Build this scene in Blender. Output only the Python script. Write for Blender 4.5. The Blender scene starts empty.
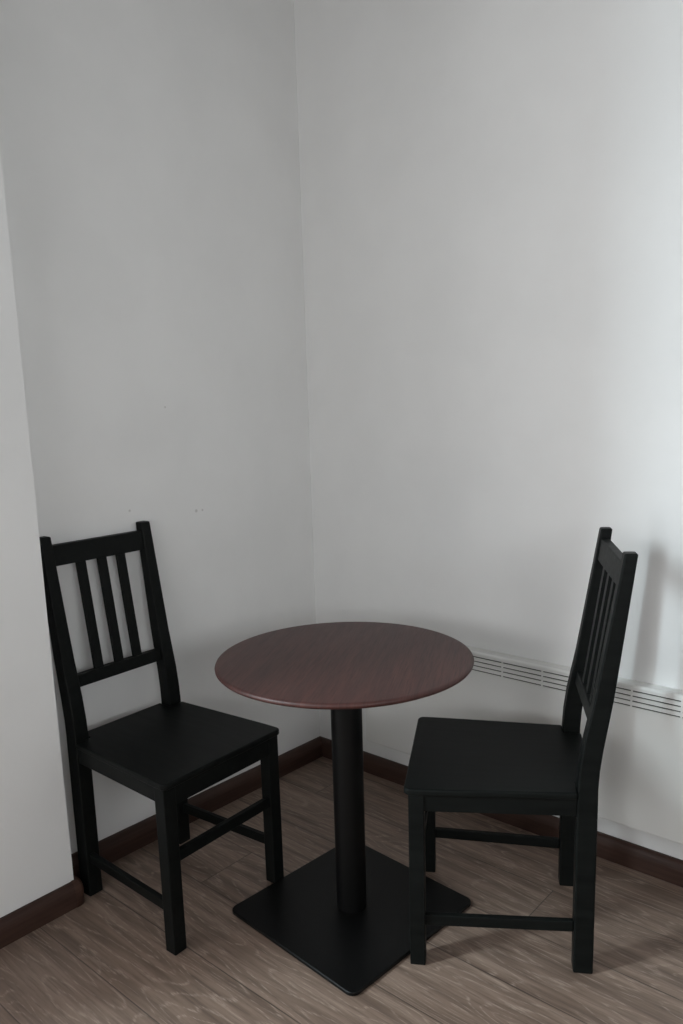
import bpy, bmesh, math
from mathutils import Vector, Matrix

scene = bpy.context.scene
COL = scene.collection
PI = math.pi

# ------------------------------------------------------------------ view
scene.view_settings.view_transform = 'Standard'
scene.view_settings.look = 'None'
scene.view_settings.gamma = 1.0
scene.view_settings.exposure = 0.0
scene.view_settings.use_curve_mapping = False

# ------------------------------------------------------------------ node helpers
def new_mat(name):
    m = bpy.data.materials.new(name)
    m.use_nodes = True
    nt = m.node_tree
    b = nt.nodes['Principled BSDF']
    return m, nt, b

class N:
    """tiny helper for building node graphs"""
    def __init__(self, nt): self.nt = nt
    def node(self, t, **kw):
        n = self.nt.nodes.new(t)
        for k, v in kw.items(): setattr(n, k, v)
        return n
    def link(self, a, b): self.nt.links.new(a, b)
    def put(self, sock, v):
        if hasattr(v, 'is_output') or isinstance(v, bpy.types.NodeSocket): self.link(v, sock)
        else: sock.default_value = v
    def math(self, op, a, b=0.0, c=0.0):
        n = self.node('ShaderNodeMath', operation=op)
        self.put(n.inputs[0], a); self.put(n.inputs[1], b); self.put(n.inputs[2], c)
        return n.outputs[0]
    def sep(self, v):
        n = self.node('ShaderNodeSeparateXYZ'); self.put(n.inputs[0], v); return n.outputs
    def comb(self, x, y, z):
        n = self.node('ShaderNodeCombineXYZ')
        for i, v in enumerate((x, y, z)): self.put(n.inputs[i], v)
        return n.outputs[0]
    def noise(self, vec, scale, detail=3.0, rough=0.5, dist=0.0):
        n = self.node('ShaderNodeTexNoise')
        self.put(n.inputs['Vector'], vec)
        n.inputs['Scale'].default_value = scale; n.inputs['Detail'].default_value = detail
        n.inputs['Roughness'].default_value = rough; n.inputs['Distortion'].default_value = dist
        return n.outputs[0]
    def ramp(self, fac, stops):
        n = self.node('ShaderNodeValToRGB'); self.put(n.inputs[0], fac)
        e = n.color_ramp.elements
        while len(e) < len(stops): e.new(0.5)
        for el, (p, c) in zip(e, stops):
            el.position = p; el.color = (*c, 1) if len(c) == 3 else c
        return n.outputs[0]
    def mix(self, fac, a, b, mode='MIX'):
        n = self.node('ShaderNodeMix', data_type='RGBA', blend_type=mode)
        self.put(n.inputs[0], fac); self.put(n.inputs[6], a); self.put(n.inputs[7], b)
        return n.outputs[2]
    def bump(self, h, strength, dist):
        n = self.node('ShaderNodeBump'); self.put(n.inputs['Height'], h)
        n.inputs['Strength'].default_value = strength; n.inputs['Distance'].default_value = dist
        return n.outputs[0]
    def smooth(self, v, a, b):
        n = self.node('ShaderNodeMapRange', interpolation_type='SMOOTHSTEP')
        self.put(n.inputs[0], v); n.inputs[1].default_value = a; n.inputs[2].default_value = b
        return n.outputs[0]

def objco(g, obj=True):
    t = g.node('ShaderNodeTexCoord'); return t.outputs['Object']

# ------------------------------------------------------------------ materials
def mat_wall(name, col, spots=()):
    m, nt, b = new_mat(name); g = N(nt); co = objco(g)
    n1 = g.noise(co, 3.0, 4, .55); n2 = g.noise(co, 160.0, 3, .6); n3 = g.noise(co, 22.0, 3, .5)
    d = tuple(c * .955 for c in col)
    c = g.mix(g.smooth(n1, .3, .7), (*d, 1), (*col, 1))
    for (p, r) in spots:                       # small chipped / filled nail holes in the plaster
        vd = g.node('ShaderNodeVectorMath', operation='DISTANCE'); g.put(vd.inputs[0], co)
        vd.inputs[1].default_value = p
        f = g.smooth(vd.outputs['Value'], r, r * .4)
        c = g.mix(g.math('MULTIPLY', f, .45), c, (.33, .32, .3, 1))
    g.link(c, b.inputs['Base Color'])
    b.inputs['Roughness'].default_value = .62
    b.inputs['Specular IOR Level'].default_value = .35
    h = g.math('ADD', g.math('MULTIPLY', n2, .25), g.math('MULTIPLY', n3, .75))
    g.link(g.bump(h, .10, .004), b.inputs['Normal'])
    return m

def mat_floor():
    m, nt, b = new_mat('grey_brown_oak_laminate'); g = N(nt)
    x, y, z = g.sep(objco(g))
    PW, PL = .19, 1.28
    ry = g.math('DIVIDE', g.math('ADD', y, .2475), PW)          # row 0 spans y -.26 .. -.07
    row = g.math('FLOOR', ry)
    fy = g.math('SUBTRACT', ry, row)
    xs = g.math('SUBTRACT', x, g.math('ADD', g.math('MULTIPLY', g.math('ADD', row, 1.0), .3945), g.math('MULTIPLY', g.math('LESS_THAN', row, -4.5), .25)))
    rx = g.math('DIVIDE', g.math('SUBTRACT', xs, 1.092), PL)
    colm = g.math('FLOOR', rx)
    fx = g.math('SUBTRACT', rx, colm)
    wn = g.node('ShaderNodeTexWhiteNoise', noise_dimensions='3D'); g.link(g.comb(row, colm, 3.7), wn.inputs[0])
    rnd = wn.outputs['Value']; rc = wn.outputs['Color']
    r1, r2, r3 = g.sep(rc)
    # grain space: long along x, each plank shifted
    gx = g.math('ADD', x, g.math('MULTIPLY', r1, 37.0)); gy = g.math('ADD', y, g.math('MULTIPLY', r2, 11.0))
    warp = g.noise(g.comb(g.math('MULTIPLY', gx, 2.2), g.math('MULTIPLY', gy, 9.0), r3), 1.0, 2, .5)
    # cathedral figure: contour lines of a stretched noise field
    field = g.noise(g.comb(g.math('MULTIPLY', gx, 1.3), g.math('MULTIPLY', gy, 7.5), r3), 1.0, 2.5, .45, .25)
    brk = g.noise(g.comb(g.math('MULTIPLY', gx, 26.0), g.math('MULTIPLY', gy, 240.0), r3), 1.0, 3, .7)
    rings = g.math('FRACT', g.math('MULTIPLY', g.math('ADD', field, g.math('MULTIPLY', brk, .012)), 24.0))
    ring = g.math('ABSOLUTE', g.math('SUBTRACT', g.math('MULTIPLY', rings, 2.0), 1.0))
    ring = g.math('MULTIPLY', g.smooth(ring, .62, 1.0), g.smooth(brk, .38, .62))
    fine = g.noise(g.comb(g.math('MULTIPLY', gx, 9.0), g.math('MULTIPLY', gy, 170.0), r3), 1.0, 4, .6)
    streak = g.noise(g.comb(g.math('MULTIPLY', gx, 2.0), g.math('MULTIPLY', gy, 34.0), r3), 1.0, 4, .6)
    c = g.ramp(streak, [(.32, (0.1126, 0.0781, 0.0602)), (.52, (0.1920, 0.1370, 0.1062)), (.70, (0.2624, 0.1946, 0.1536))])
    c = g.mix(g.math('MULTIPLY', ring, .7), c, (.350, .275, .226, 1))
    c = g.mix(g.math('MULTIPLY', g.smooth(fine, .50, .68), .48), c, (.080, .056, .045, 1))
    c = g.mix(g.math('MULTIPLY', g.smooth(warp, .55, .8), .35), c, (.112, .083, .068, 1))
    tint = g.ramp(rnd, [(0, (.98, .96, .95)), (.5, (1.06, 1.045, 1.03)), (1, (1.14, 1.12, 1.10))])
    c = g.mix(1.0, c, tint, 'MULTIPLY')
    ey = g.math('MULTIPLY', g.math('MINIMUM', fy, g.math('SUBTRACT', 1.0, fy)), PW)
    ex = g.math('MULTIPLY', g.math('MINIMUM', fx, g.math('SUBTRACT', 1.0, fx)), PL)
    e = g.math('MINIMUM', ex, ey)
    seam = g.smooth(e, .0022, .0006)
    c = g.mix(g.math('MULTIPLY', seam, .7), c, (.026, .019, .016, 1))
    g.link(c, b.inputs['Base Color'])
    rr = g.math('ADD', .40, g.math('MULTIPLY', fine, .16)); g.link(rr, b.inputs['Roughness'])
    h = g.math('SUBTRACT', g.math('MULTIPLY', fine, .25), g.math('MULTIPLY', seam, 1.0))
    g.link(g.bump(h, .25, .0012), b.inputs['Normal'])
    return m

def mat_black_wood():
    m, nt, b = new_mat('black_painted_wood'); g = N(nt)
    x, y, z = g.sep(objco(g))
    n = g.noise(g.comb(g.math('MULTIPLY', x, 60.0), g.math('MULTIPLY', y, 6.0), g.math('MULTIPLY', z, 60.0)), 1.0, 4, .55)
    c = g.ramp(n, [(.3, (.0035, .0042, .0040)), (.7, (.0065, .0076, .0070))])
    g.link(c, b.inputs['Base Color'])
    g.link(g.math('ADD', .40, g.math('MULTIPLY', n, .16)), b.inputs['Roughness'])
    b.inputs['Specular IOR Level'].default_value = .11
    g.link(g.bump(n, .12, .0012), b.inputs['Normal'])
    return m

def mat_mahogany():
    m, nt, b = new_mat('dark_mahogany_veneer'); g = N(nt)
    x, y, z = g.sep(objco(g))
    a = .50                                     # grain direction on the top
    u = g.math('ADD', g.math('MULTIPLY', x, -math.sin(a)), g.math('MULTIPLY', y, math.cos(a)))
    v = g.math('ADD', g.math('MULTIPLY', x, math.cos(a)), g.math('MULTIPLY', y, math.sin(a)))
    n1 = g.noise(g.comb(g.math('MULTIPLY', u, 5.0), g.math('MULTIPLY', v, 70.0), z), 1.0, 4, .6, .1)
    n2 = g.noise(g.comb(g.math('MULTIPLY', u, 16.0), g.math('MULTIPLY', v, 380.0), z), 1.0, 3, .6)
    n3 = g.noise(g.comb(g.math('MULTIPLY', u, 2.0), g.math('MULTIPLY', v, 14.0), z), 1.0, 3, .5)
    c = g.ramp(n1, [(.25, (.036, .0115, .0095)), (.55, (.064, .021, .0170)), (.8, (.090, .033, .0265))])
    c = g.mix(g.math('MULTIPLY', g.smooth(n2, .5, .68), .55), c, (.024, .0085, .0075, 1))
    c = g.mix(g.math('MULTIPLY', g.smooth(n3, .5, .75), .30), c, (.040, .014, .012, 1))
    g.link(c, b.inputs['Base Color'])
    g.link(g.math('ADD', .40, g.math('MULTIPLY', n2, .14)), b.inputs['Roughness'])
    g.link(g.bump(n2, .06, .0008), b.inputs['Normal'])
    return m

def mat_black_metal(name='black_coated_steel', rough=.46, v=.0028):
    m, nt, b = new_mat(name); g = N(nt)
    n = g.noise(objco(g), 420.0, 2, .5)
    b.inputs['Base Color'].default_value = (v, v * 1.02, v * 1.02, 1)
    b.inputs['Roughness'].default_value = rough
    b.inputs['Specular IOR Level'].default_value = .2
    g.link(g.bump(n, .08, .0005), b.inputs['Normal'])
    return m

def mat_skirting(name='dark_brown_wood_skirting', k=1.0):
    m, nt, b = new_mat(name); g = N(nt)
    x, y, z = g.sep(objco(g))
    n = g.noise(g.comb(g.math('MULTIPLY', x, 5.0), g.math('MULTIPLY', y, 5.0), g.math('MULTIPLY', z, 120.0)), 1.0, 4, .6)
    c = g.ramp(n, [(.3, (.036 * k, .0175 * k, .0125 * k)), (.7, (.058 * k, .0300 * k, .0215 * k))])
    g.link(c, b.inputs['Base Color'])
    b.inputs['Roughness'].default_value = .55
    b.inputs['Specular IOR Level'].default_value = .3
    return m

def mat_plain(name, col, rough, spec=.5, bump=0.0):
    m, nt, b = new_mat(name); g = N(nt); co = objco(g)
    n = g.noise(co, 8.0, 3, .5)
    c = g.mix(n, (*[k * .985 for k in col], 1), (*[min(1, k * 1.01) for k in col], 1))
    g.link(c, b.inputs['Base Color'])
    b.inputs['Roughness'].default_value = rough
    b.inputs['Specular IOR Level'].default_value = spec
    if bump: g.link(g.bump(g.noise(co, 500.0, 2, .5), bump, .0006), b.inputs['Normal'])
    return m

M_WALL = mat_wall('white_emulsion', (.80, .80, .79),
                  [])
M_WALL_L = mat_wall('white_emulsion_marked', (.80, .80, .79),
                    [((-.0085, -.512, .996), .007), ((-.0080, -.488, .996), .005), ((-.0123, -.747, 1.0235), .005), ((-.0099, -.601, 1.316), .004)])
M_REAR = mat_wall('dark_rear_wall', (.28, .265, .25))  # unseen rear walls, darkened to cut the bounced light
M_CEIL = mat_plain('ceiling_darkened', (.20, .20, .198), .8)  # unseen ceiling, kept dark so the wall tops get less bounce
M_FLOOR = mat_floor()
M_CHAIR = mat_black_wood()
M_TOP = mat_mahogany()
M_METAL = mat_black_metal()
M_BASE = mat_black_metal('black_coated_steel_plate', .40, .0032)
M_SKIRT = mat_skirting()
M_CAP = mat_skirting('brown_plastic_corner_cap', 1.35)
M_HEATER = mat_plain('white_enamelled_steel', (.765, .765, .74), .22, .5, .03)
M_DARK = mat_plain('cavity_shade', (.022, .021, .02), .7)  # dark colour stands for the shade inside the heater
M_FRAME = mat_plain('white_window_frame', (.8, .8, .8), .35)

# ------------------------------------------------------------------ mesh helpers
def link_obj(name, bm, mat, parent=None, bevel=0.0, seg=2, smooth=False, mats=None):
    bmesh.ops.recalc_face_normals(bm, faces=bm.faces)
    me = bpy.data.meshes.new(name); bm.to_mesh(me); bm.free()
    o = bpy.data.objects.new(name, me); COL.objects.link(o)
    for mm in (mats or [mat]): me.materials.append(mm)
    if parent: o.parent = parent
    if smooth:
        for p in me.polygons: p.use_smooth = True
    if bevel:
        md = o.modifiers.new('Bevel', 'BEVEL'); md.width = bevel; md.segments = seg
        md.limit_method = 'ANGLE'; md.angle_limit = math.radians(35); md.harden_normals = False
    return o

def hexa(bm, pts):
    """8 points: bottom ring (4) then top ring (4)"""
    v = [bm.verts.new(p) for p in pts]
    for f in ((3, 2, 1, 0), (4, 5, 6, 7), (0, 1, 5, 4), (1, 2, 6, 5), (2, 3, 7, 6), (3, 0, 4, 7)):
        bm.faces.new([v[i] for i in f])

def box(bm, x0, x1, y0, y1, z0, z1):
    hexa(bm, [(x0, y0, z0), (x1, y0, z0), (x1, y1, z0), (x0, y1, z0),
              (x0, y0, z1), (x1, y0, z1), (x1, y1, z1), (x0, y1, z1)])

def prism(bm, outline, z0, z1):
    lo = [bm.verts.new((x, y, z0)) for x, y in outline]; hi = [bm.verts.new((x, y, z1)) for x, y in outline]
    n = len(outline)
    bm.faces.new(lo[::-1]); bm.faces.new(hi)
    for i in range(n):
        j = (i + 1) % n; bm.faces.new((lo[i], lo[j], hi[j], hi[i]))

def extrude_profile(bm, prof, place):
    """prof: list of 2D points; place(s, p) -> 3D for s=0,1"""
    a = [bm.verts.new(place(0, p)) for p in prof]; b = [bm.verts.new(place(1, p)) for p in prof]
    n = len(prof)
    bm.faces.new(a[::-1]); bm.faces.new(b)
    for i in range(n):
        j = (i + 1) % n; bm.faces.new((a[i], a[j], b[j], b[i]))

def lathe(bm, prof, seg=96):
    rings = []
    for r, z in prof:
        if r == 0: rings.append([bm.verts.new((0, 0, z))])
        else: rings.append([bm.verts.new((r * math.cos(2 * PI * k / seg), r * math.sin(2 * PI * k / seg), z)) for k in range(seg)])
    for a, b in zip(rings, rings[1:]):
        for k in range(seg):
            j = (k + 1) % seg
            if len(a) == 1: bm.faces.new((a[0], b[k], b[j]))
            elif len(b) == 1: bm.faces.new((a[k], a[j], b[0]))
            else: bm.faces.new((a[k], a[j], b[j], b[k]))

def rounded_rect(hx, hy, r, seg=8):
    out = []
    for cx, cy, a0 in ((hx - r, hy - r, 0), (-hx + r, hy - r, PI / 2), (-hx + r, -hy + r, PI), (hx - r, -hy + r, 1.5 * PI)):
        for k in range(seg + 1):
            a = a0 + k / seg * PI / 2; out.append((cx + r * math.cos(a), cy + r * math.sin(a)))
    return out

def struct(o):
    o['kind'] = 'structure'; return o

def empty(name, loc, rz, label, cat, group=None):
    o = bpy.data.objects.new(name, None); COL.objects.link(o)
    o.empty_display_size = .1
    o.location = loc; o.rotation_euler = (0, 0, rz)
    o['label'] = label; o['category'] = cat
    if group: o['group'] = group
    return o

# ------------------------------------------------------------------ the room
ANG = .0165           # the left wall is a touch out of square
PX, PY = .1043, -1.0842   # pier: face and end
WX = ANG * PY         # left wall plane at the pier
lwx = lambda y: ANG * y
XR, YB, ZC = 2.95, -3.6, 2.85
bm = bmesh.new(); box(bm, -.20, XR + .2, YB - .2, .2, -.12, 0); struct(link_obj('floor', bm, M_FLOOR))
bm = bmesh.new(); box(bm, -.20, XR + .2, YB - .2, .2, ZC, ZC + .15); struct(link_obj('ceiling', bm, M_CEIL))
bm = bmesh.new(); box(bm, -.20, XR + .2, 0, .2, 0, ZC); struct(link_obj('wall_right', bm, M_WALL))
bm = bmesh.new(); prism(bm, [(-.20, PY), (WX, PY), (0, 0), (-.20, 0)], 0, ZC); struct(link_obj('wall_left', bm, M_WALL_L))
# pier and the rest of that wall, with a glazed balcony door opening out of frame
DY0, DY1, DZ = -3.45, -1.97, 2.74
bm = bmesh.new()
box(bm, -.20, PX, DY1, PY, 0, ZC)
box(bm, -.20, PX, YB, DY0, 0, ZC)
box(bm, -.20, PX, DY0, DY1, DZ, ZC)
struct(link_obj('wall_front_left', bm, M_WALL))
bm = bmesh.new()
W0, W1, WZ0, WZ1 = .35, 2.6, 1.10, 1.75
box(bm, PX, W0, YB - .2, YB, 0, ZC); box(bm, W1, XR, YB - .2, YB, 0, ZC)
box(bm, W0, W1, YB - .2, YB, 0, WZ0); box(bm, W0, W1, YB - .2, YB, WZ1, ZC)
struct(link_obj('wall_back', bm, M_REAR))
bm = bmesh.new()
V0, V1 = -2.9, -1.0
box(bm, XR, XR + .2, YB - .2, V0, 0, ZC); box(bm, XR, XR + .2, V1, 0, 0, ZC)
box(bm, XR, XR + .2, V0, V1, 0, WZ0); box(bm, XR, XR + .2, V0, V1, WZ1, ZC)
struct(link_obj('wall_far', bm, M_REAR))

def ring_frame(name, axis, a0, a1, z0, z1, p, t, d):
    bm = bmesh.new()
    def bx(u0, u1, w0, w1):
        if axis == 'x': box(bm, p, p + d, u0, u1, w0, w1)
        else: box(bm, u0, u1, p, p + d, w0, w1)
    bx(a0, a0 + t, z0, z1); bx(a1 - t, a1, z0, z1); bx(a0 + t, a1 - t, z0, z0 + t); bx(a0 + t, a1 - t, z1 - t, z1)
    return struct(link_obj(name, bm, M_FRAME, bevel=.003))
ring_frame('door_1', 'x', DY0, DY1, 0, DZ, -.19, .055, .07)
ring_frame('fill_window_1', 'y', W0, W1, WZ0, WZ1, YB - .15, .06, .07)  # unseen opening added behind the camera to supply ambient light
ring_frame('fill_window_2', 'x', V0, V1, WZ0, WZ1, XR + .08, .06, .07)  # second unseen opening, added to light the left wall

# skirting boards
BT, BD = .0675, .0210
def skirt_profile(d=BD, h=BT):
    p = [(0, 0), (d, 0), (d, h * .62)]
    for k in range(1, 7):
        a = k / 6 * PI / 2
        p.append((d - .010 * (1 - math.cos(a)) - .004 * k / 6, h * .62 + (h * .38) * math.sin(a)))
    p.append((0, h)); return p
bm = bmesh.new(); extrude_profile(bm, skirt_profile(), lambda s, p: ((WX if s == 0 else 0) + p[0] * 1.4, PY if s == 0 else -p[0], p[1]))
struct(link_obj('baseboard_left', bm, M_SKIRT))
bm = bmesh.new(); extrude_profile(bm, skirt_profile(), lambda s, p: (p[0] * 1.4 if s == 0 else XR, -p[0], p[1]))
struct(link_obj('baseboard_right', bm, M_SKIRT))
bm = bmesh.new(); extrude_profile(bm, skirt_profile(), lambda s, p: (PX + p[0], DY1 if s == 0 else PY - .002, p[1]))
extrude_profile(bm, skirt_profile(), lambda s, p: (WX + BD * 1.45 if s == 0 else PX - .001, PY + p[0], p[1]))
struct(link_obj('baseboard_front_left', bm, M_SKIRT))
# corner cap where the skirting turns round the end of the pier
bm = bmesh.new()
pr = skirt_profile(BD + .0015, BT + .0015)
out = []
for p in pr:
    ring = [(PX - .016, PY + p[0]), (PX, PY + p[0])]
    for k in range(1, 6):
        a = PI / 2 - k / 6 * PI / 2
        ring.append((PX + p[0] * math.cos(a), PY + p[0] * math.sin(a)))
    ring += [(PX + p[0], PY), (PX + p[0], PY - .010)]
    out.append([bm.verts.new((x, y, p[1])) for x, y in ring])
for a, b in zip(out, out[1:]):
    for k in range(len(a) - 1):
        bm.faces.new((a[k], a[k + 1], b[k + 1], b[k]))
bmesh.ops.remove_doubles(bm, verts=bm.verts, dist=1e-5)
struct(link_obj('trim_1', bm, M_CAP, smooth=True))

# ------------------------------------------------------------------ convector heater on the right wall
HX0, HX1, HZ0, HZ1, HY = .2651, 1.75, .1336, .5495, -.0399
heater = empty('wall_heater', ((HX0 + HX1) / 2, 0, HZ0), 0,
               'long low white electric panel heater with slotted grille on the right wall above the baseboard', 'heater')
hx = lambda x: x - (HX0 + HX1) / 2
hz = lambda z: z - HZ0
bm = bmesh.new()
# folded sheet casing below and above the slots: side profile swept along x
GZ = [.5330, .5186, .5043, .4900]; SH = .0036
low = [(-.006, hz(HZ0) + .004), (HY + .006, hz(HZ0)), (HY + .001, hz(HZ0) + .0015), (HY, hz(HZ0) + .006), (HY, hz(GZ[3] - SH / 2)), (HY + .003, hz(GZ[3] - SH / 2)),
       (HY + .003, hz(HZ0) + .012), (-.006, hz(HZ0) + .012)]
extrude_profile(bm, low, lambda s, p: (hx(HX0 + .002) if s == 0 else hx(HX1 - .002), p[0], p[1]))
top = [(HY, hz(GZ[0] + SH / 2))]
for k in range(0, 8):
    a = k / 7 * PI / 2
    top.append((HY + .007 * (1 - math.cos(a)), hz(HZ1) - .007 * (1 - math.sin(a))))
top += [(-.0006, hz(HZ1)), (-.0006, hz(HZ1) - .003), (HY + .008, hz(HZ1) - .003), (HY + .003, hz(HZ1) - .007), (HY + .003, hz(GZ[0] + SH / 2))]
extrude_profile(bm, top, lambda s, p: (hx(HX0 + .002) if s == 0 else hx(HX1 - .002), p[0], p[1]))
for xa, xb in ((HX0, HX0 + .004), (HX1 - .004, HX1)):            # end plates
    prof = [(-.004, hz(HZ0) + .003), (HY + .004, hz(HZ0) + .003), (HY + .0005, hz(HZ0) + .008), (HY + .0005, hz(HZ1) - .012), (HY + .004, hz(HZ1) - .004), (HY + .011, hz(HZ1) - .0005), (-.004, hz(HZ1) - .0005)]
    extrude_profile(bm, prof, lambda s, p, xa=xa, xb=xb: (hx(xa if s == 0 else xb), p[0], p[1]))
link_obj('casing', bm, M_HEATER, heater)
bm = bmesh.new()
for za, zb in zip(GZ, GZ[1:]):
    box(bm, hx(HX0 + .004), hx(HX1 - .004), HY, HY + .003, hz(zb + SH / 2), hz(za - SH / 2))
x = .810 - .1322 * 4
while x < HX1 - .02:
    if x > HX0 + .01:
        for zc in GZ: box(bm, hx(x - .0027), hx(x + .0027), HY, HY + .003, hz(zc - SH / 2), hz(zc + SH / 2))
    x += .1322
link_obj('grille', bm, M_HEATER, heater)
bm = bmesh.new(); box(bm, hx(HX0 + .006), hx(HX1 - .006), HY + .014, -.008, hz(.44), hz(HZ1) - .005)  # dark block added so the slots read as shaded
e = link_obj('dark_backing', bm, M_DARK, heater); e['label'] = 'dark block standing for the shade behind the grille slots'
bm = bmesh.new()
for xx in (HX0 + .25, HX1 - .25):
    bm = bmesh.new(); box(bm, hx(xx - .02), hx(xx + .02), -.0079, -.0002, .06, .34)
    link_obj('wall_bracket', bm, M_HEATER, heater)

# ------------------------------------------------------------------ round pedestal table
table = empty('pedestal_table', (.7090, -.6400, 0), 0, 'round pedestal table with dark mahogany top and square black metal base', 'table')
HT, RT = .6958, .3185
bm = bmesh.new()
prof = [(0, HT), (RT - .010, HT), (RT - .005, HT - .0005), (RT - .0015, HT - .0022), (RT, HT - .0055), (RT - .0006, HT - .009), (RT - .003, HT - .012),
        (RT - .012, HT - .0165), (RT - .030, HT - .022), (RT - .045, HT - .024), (0, HT - .024)]
lathe(bm, prof, 128)
o = link_obj('tabletop', bm, M_TOP, table, smooth=True)
md = o.modifiers.new('Bevel', 'EDGE_SPLIT'); md.split_angle = math.radians(50)
bm = bmesh.new(); lathe(bm, [(0, HT - .0235), (.115, HT - .0235), (.115, HT - .030), (.042, HT - .034), (0, HT - .034)], 64)
link_obj('mounting_plate', bm, M_METAL, table)
bm = bmesh.new(); lathe(bm, [(0, .011), (.0395, .011), (.0395, HT - .033), (0, HT - .033)], 64)
o = link_obj('column', bm, M_METAL, table, smooth=True)
md = o.modifiers.new('Split', 'EDGE_SPLIT'); md.split_angle = math.radians(50)
bm = bmesh.new(); prism(bm, rounded_rect(.2295, .2295, .022), 0.0, .0105)
bmesh.ops.rotate(bm, verts=bm.verts, cent=(0, 0, 0), matrix=Matrix.Rotation(-.0686, 3, 'Z'))
link_obj('base_plate', bm, M_BASE, table, bevel=.003, seg=3)

# ------------------------------------------------------------------ chairs
def make_chair(loc, rz, label, kx=1.0):
    t = empty('dining_chair', loc, rz, label, 'chair', 'black wooden dining chairs')
    W, YF, LT = .1938 * kx, .4195, .0360          # outer half width at the front, front of front legs, leg section
    WR, WT = .1775 * kx, .1735 * kx                    # rear posts, outer half width at seat and at top
    ZS, H = .4512, .990
    # seat: solid panel, tapering to the back, notched round the posts
    bm = bmesh.new()
    fx, bx_, yf = .1990 * kx, .1795 * kx, YF + .0105
    r = .016
    outl = []
    for k in range(7):
        a = k / 6 * PI / 2; outl.append((fx - r + r * math.cos(a), yf - r + r * math.sin(a)))
    right = outl + []
    outline = [(fx - .0008, yf - .06)] + right
    left = [(-x_, y_) for x_, y_ in outline[::-1]]
    back_l = [(-bx_, .0430), (-.1340 * kx, .0430), (-.1340 * kx, -.002)]
    back_r = [(-x_, y_) for x_, y_ in back_l[::-1]]
    prism(bm, outline + left + back_l + back_r, ZS - .0165, ZS)
    link_obj('seat', bm, M_CHAIR, t, bevel=.0045, seg=3)
    # front legs
    for s in (1, -1):
        bm = bmesh.new()
        x0, x1 = sorted((s * W, s * (W - LT)))
        box(bm, x0, x1, YF - LT, YF, 0, ZS - .0166)
        link_obj('leg', bm, M_CHAIR, t, bevel=.0022)
    # rear posts: leg and back upright in one bent piece
    back = [(-.0020, 0), (-.0010, .40), (-.0005, .460), (-.0030, .503), (-.0085, .550), (-.0270, .668), (-.0655, H)]
    front = [(.0430, 0), (.0440, .40), (.0435, .455), (.0410, .503), (.0335, .563), (.0130, .668), (-.0375, H)]
    pw = lambda z: .0415 if z < .45 else .0415 + (.0320 - .0415) * (z - .45) / (H - .45)
    wo = lambda z: WR + (WT - WR) * max(0, (z - .45) / (H - .45))
    for s in (1, -1):
        bm = bmesh.new(); rows = []
        for (yb, z), (yf2, z2) in zip(back, front):
            rows.append([bm.verts.new((s * wo(z), yb, z)), bm.verts.new((s * (wo(z) - pw(z)), yb, z)),
                         bm.verts.new((s * (wo(z2) - pw(z2)), yf2, z2)), bm.verts.new((s * wo(z2), yf2, z2))])
        bm.faces.new(rows[0]); bm.faces.new(rows[-1])
        for a, b in zip(rows, rows[1:]):
            for k in range(4):
                j = (k + 1) % 4; bm.faces.new((a[k], a[j], b[j], b[k]))
        link_obj('back_post', bm, M_CHAIR, t, bevel=.0042, seg=3)
    def ymid(z):
        import bisect
        for (y0, z0), (y1, z1), (f0, g0), (f1, g1) in zip(back, back[1:], front, front[1:]):
            if z <= z1:
                k = (z - z0) / (z1 - z0); return (y0 + (y1 - y0) * k + f0 + (f1 - f0) * k) / 2
        return (back[-1][0] + front[-1][0]) / 2
    def rail(name, z0, z1, th, inset, sag=0.0):
        bm = bmesh.new()
        a0, a1 = wo(z0) - pw(z0) + inset, wo(z1) - pw(z1) + inset
        y0, y1 = ymid(z0), ymid(z1); h = th / 2
        hexa(bm, [(-a0, y0 - h, z0), (a0, y0 - h, z0), (a0, y0 + h, z0), (-a0, y0 + h, z0),
                  (-a1, y1 - h, z1), (a1, y1 - h, z1), (a1, y1 + h, z1), (-a1, y1 + h, z1)])
        link_obj(name, bm, M_CHAIR, t, bevel=.002)
    rail('top_rail', .9110, .9655, .020, .004)
    rail('lower_rail', .5855, .6185, .020, .004)
    for xc in (.0618 * kx, -.0035 * kx, -.0645 * kx):
        bm = bmesh.new(); hw, h = .0131, .0062
        z0, z1 = .6155, .914; y0, y1 = ymid(z0), ymid(z1)
        hexa(bm, [(xc - hw, y0 - h, z0), (xc + hw, y0 - h, z0), (xc + hw, y0 + h, z0), (xc - hw, y0 + h, z0),
                  (xc - hw, y1 - h, z1), (xc + hw, y1 - h, z1), (xc + hw, y1 + h, z1), (xc - hw, y1 + h, z1)])
        link_obj('back_slat', bm, M_CHAIR, t, bevel=.0015)
    # aprons
    ZA0, ZA1 = .389, ZS - .0167
    bm = bmesh.new(); box(bm, -(W - LT) - .003, W - LT + .003, YF - .022, YF - .002, ZA0 - .006, ZA1); link_obj('front_apron', bm, M_CHAIR, t, bevel=.0018)
    bm = bmesh.new(); box(bm, -(WR - .039), WR - .039, .010, .030, ZA0 + .006, ZA1); link_obj('rear_apron', bm, M_CHAIR, t, bevel=.0018)
    for s in (1, -1):
        bm = bmesh.new()
        def bar(z0, z1, ins, th):
            xa, xb = WR - ins, W - ins
            p = [(xa - th, .044), (xb - th, YF - LT + .003), (xb, YF - LT + .003), (xa, .044)]
            hexa(bm, [(s * x_, y_, z0) for x_, y_ in p] + [(s * x_, y_, z1) for x_, y_ in p])
        bar(ZA0 + .004, ZA1, .0035, .020); link_obj('side_apron', bm, M_CHAIR, t, bevel=.0018)
        bm = bmesh.new(); bar(.1005, .1275, .0085, .0145); link_obj('stretcher', bm, M_CHAIR, t, bevel=.002)
    bm = bmesh.new(); box(bm, -(W - LT) - .003, W - LT + .003, YF - .0240, YF - .0085, .2300, .2585); link_obj('stretcher', bm, M_CHAIR, t, bevel=.002)
    return t

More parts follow.
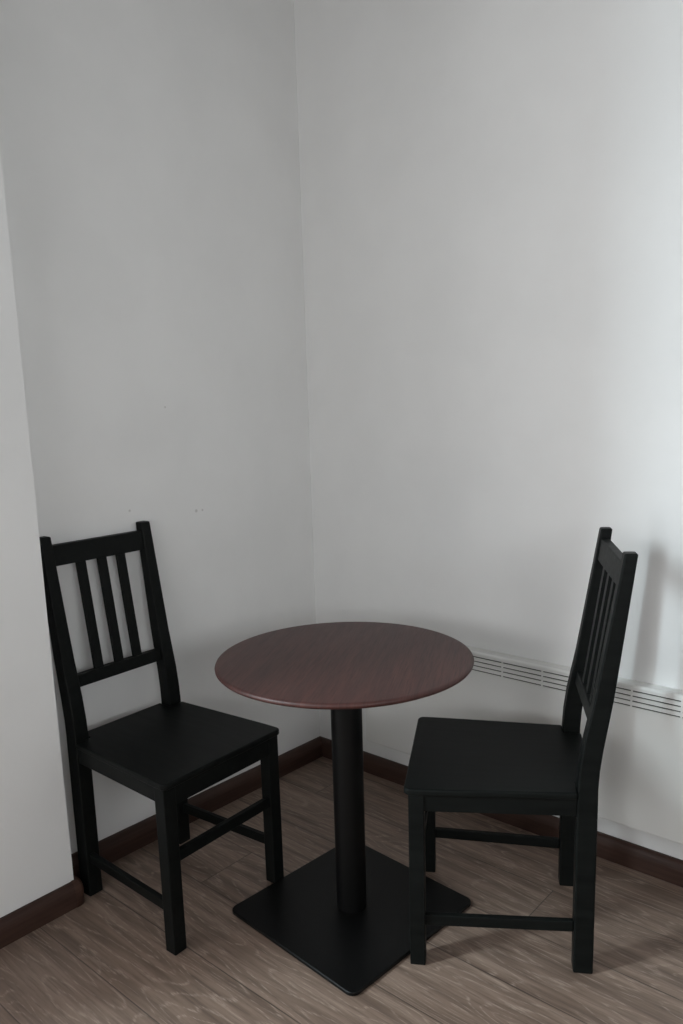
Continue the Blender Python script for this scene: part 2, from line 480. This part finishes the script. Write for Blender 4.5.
make_chair((.0635, -.8727, 0), -1.5215, 'black slat-back wooden chair standing in the alcove with its back against the left wall')
make_chair((1.2090, -.3225, 0), 2.1136, 'black slat-back wooden chair seen side-on, standing in front of the white wall heater', 1.06)

# ------------------------------------------------------------------ camera
R = [[0.766951, 0.641276, -0.023478], [-0.098816, 0.154173, 0.983090], [-0.634052, 0.751662, -0.181611]]
cam = bpy.data.cameras.new('Camera'); co = bpy.data.objects.new('Camera', cam); COL.objects.link(co)
m = Matrix((R[0], R[1], [-v for v in R[2]])).transposed().to_4x4()
m.translation = Vector((1.9382, -2.0194, 1.3023))
co.matrix_world = m
cam.sensor_fit = 'VERTICAL'; cam.sensor_height = 36.0; cam.lens = 775.45 / 1024 * 36
cam.shift_x = -20.9 / 1024; cam.shift_y = 38.4 / 1024
cam.clip_start = .05
scene.camera = co

# ------------------------------------------------------------------ light: sky through the door and two added windows, plus an added lamp
w = bpy.data.worlds.new('World'); scene.world = w; w.use_nodes = True
bg = w.node_tree.nodes['Background']
bg.inputs[0].default_value = (.948, .975, 1.0, 1); bg.inputs[1].default_value = 6.6
def portal(name, loc, rot, sx, sy):
    l = bpy.data.lights.new(name, 'AREA'); l.shape = 'RECTANGLE'; l.size = sx; l.size_y = sy
    l.cycles.is_portal = True
    o = bpy.data.objects.new(name, l); COL.objects.link(o); o.location = loc; o.rotation_euler = rot
portal('door_portal', (-.21, (DY0 + DY1) / 2, DZ / 2), (0, -PI / 2, 0), DZ, DY1 - DY0)
portal('fill_window_portal', ((W0 + W1) / 2, YB - .21, (WZ0 + WZ1) / 2), (PI / 2, 0, 0), W1 - W0, WZ1 - WZ0)
portal('side_fill_window_portal', (XR + .21, (V0 + V1) / 2, (WZ0 + WZ1) / 2), (0, PI / 2, 0), WZ1 - WZ0, V1 - V0)
# area lamp added outside the balcony door, standing in for bright sky
sky_lamp = bpy.data.lights.new('sky_strip_lamp', 'AREA'); sky_lamp.shape = 'RECTANGLE'; sky_lamp.size = .5; sky_lamp.size_y = 3.4
sky_lamp.energy = 345.0; sky_lamp.color = (.76, .93, 1.0)
go = bpy.data.objects.new('sky_strip_lamp', sky_lamp); COL.objects.link(go)
go.location = (-1.77, -5.34, 4.1)
go.rotation_euler = Vector((.486, .874, 0)).to_track_quat('-Z', 'Y').to_euler()
scene.cycles.use_denoising = True
scene.cycles.max_bounces = 12; scene.cycles.diffuse_bounces = 8
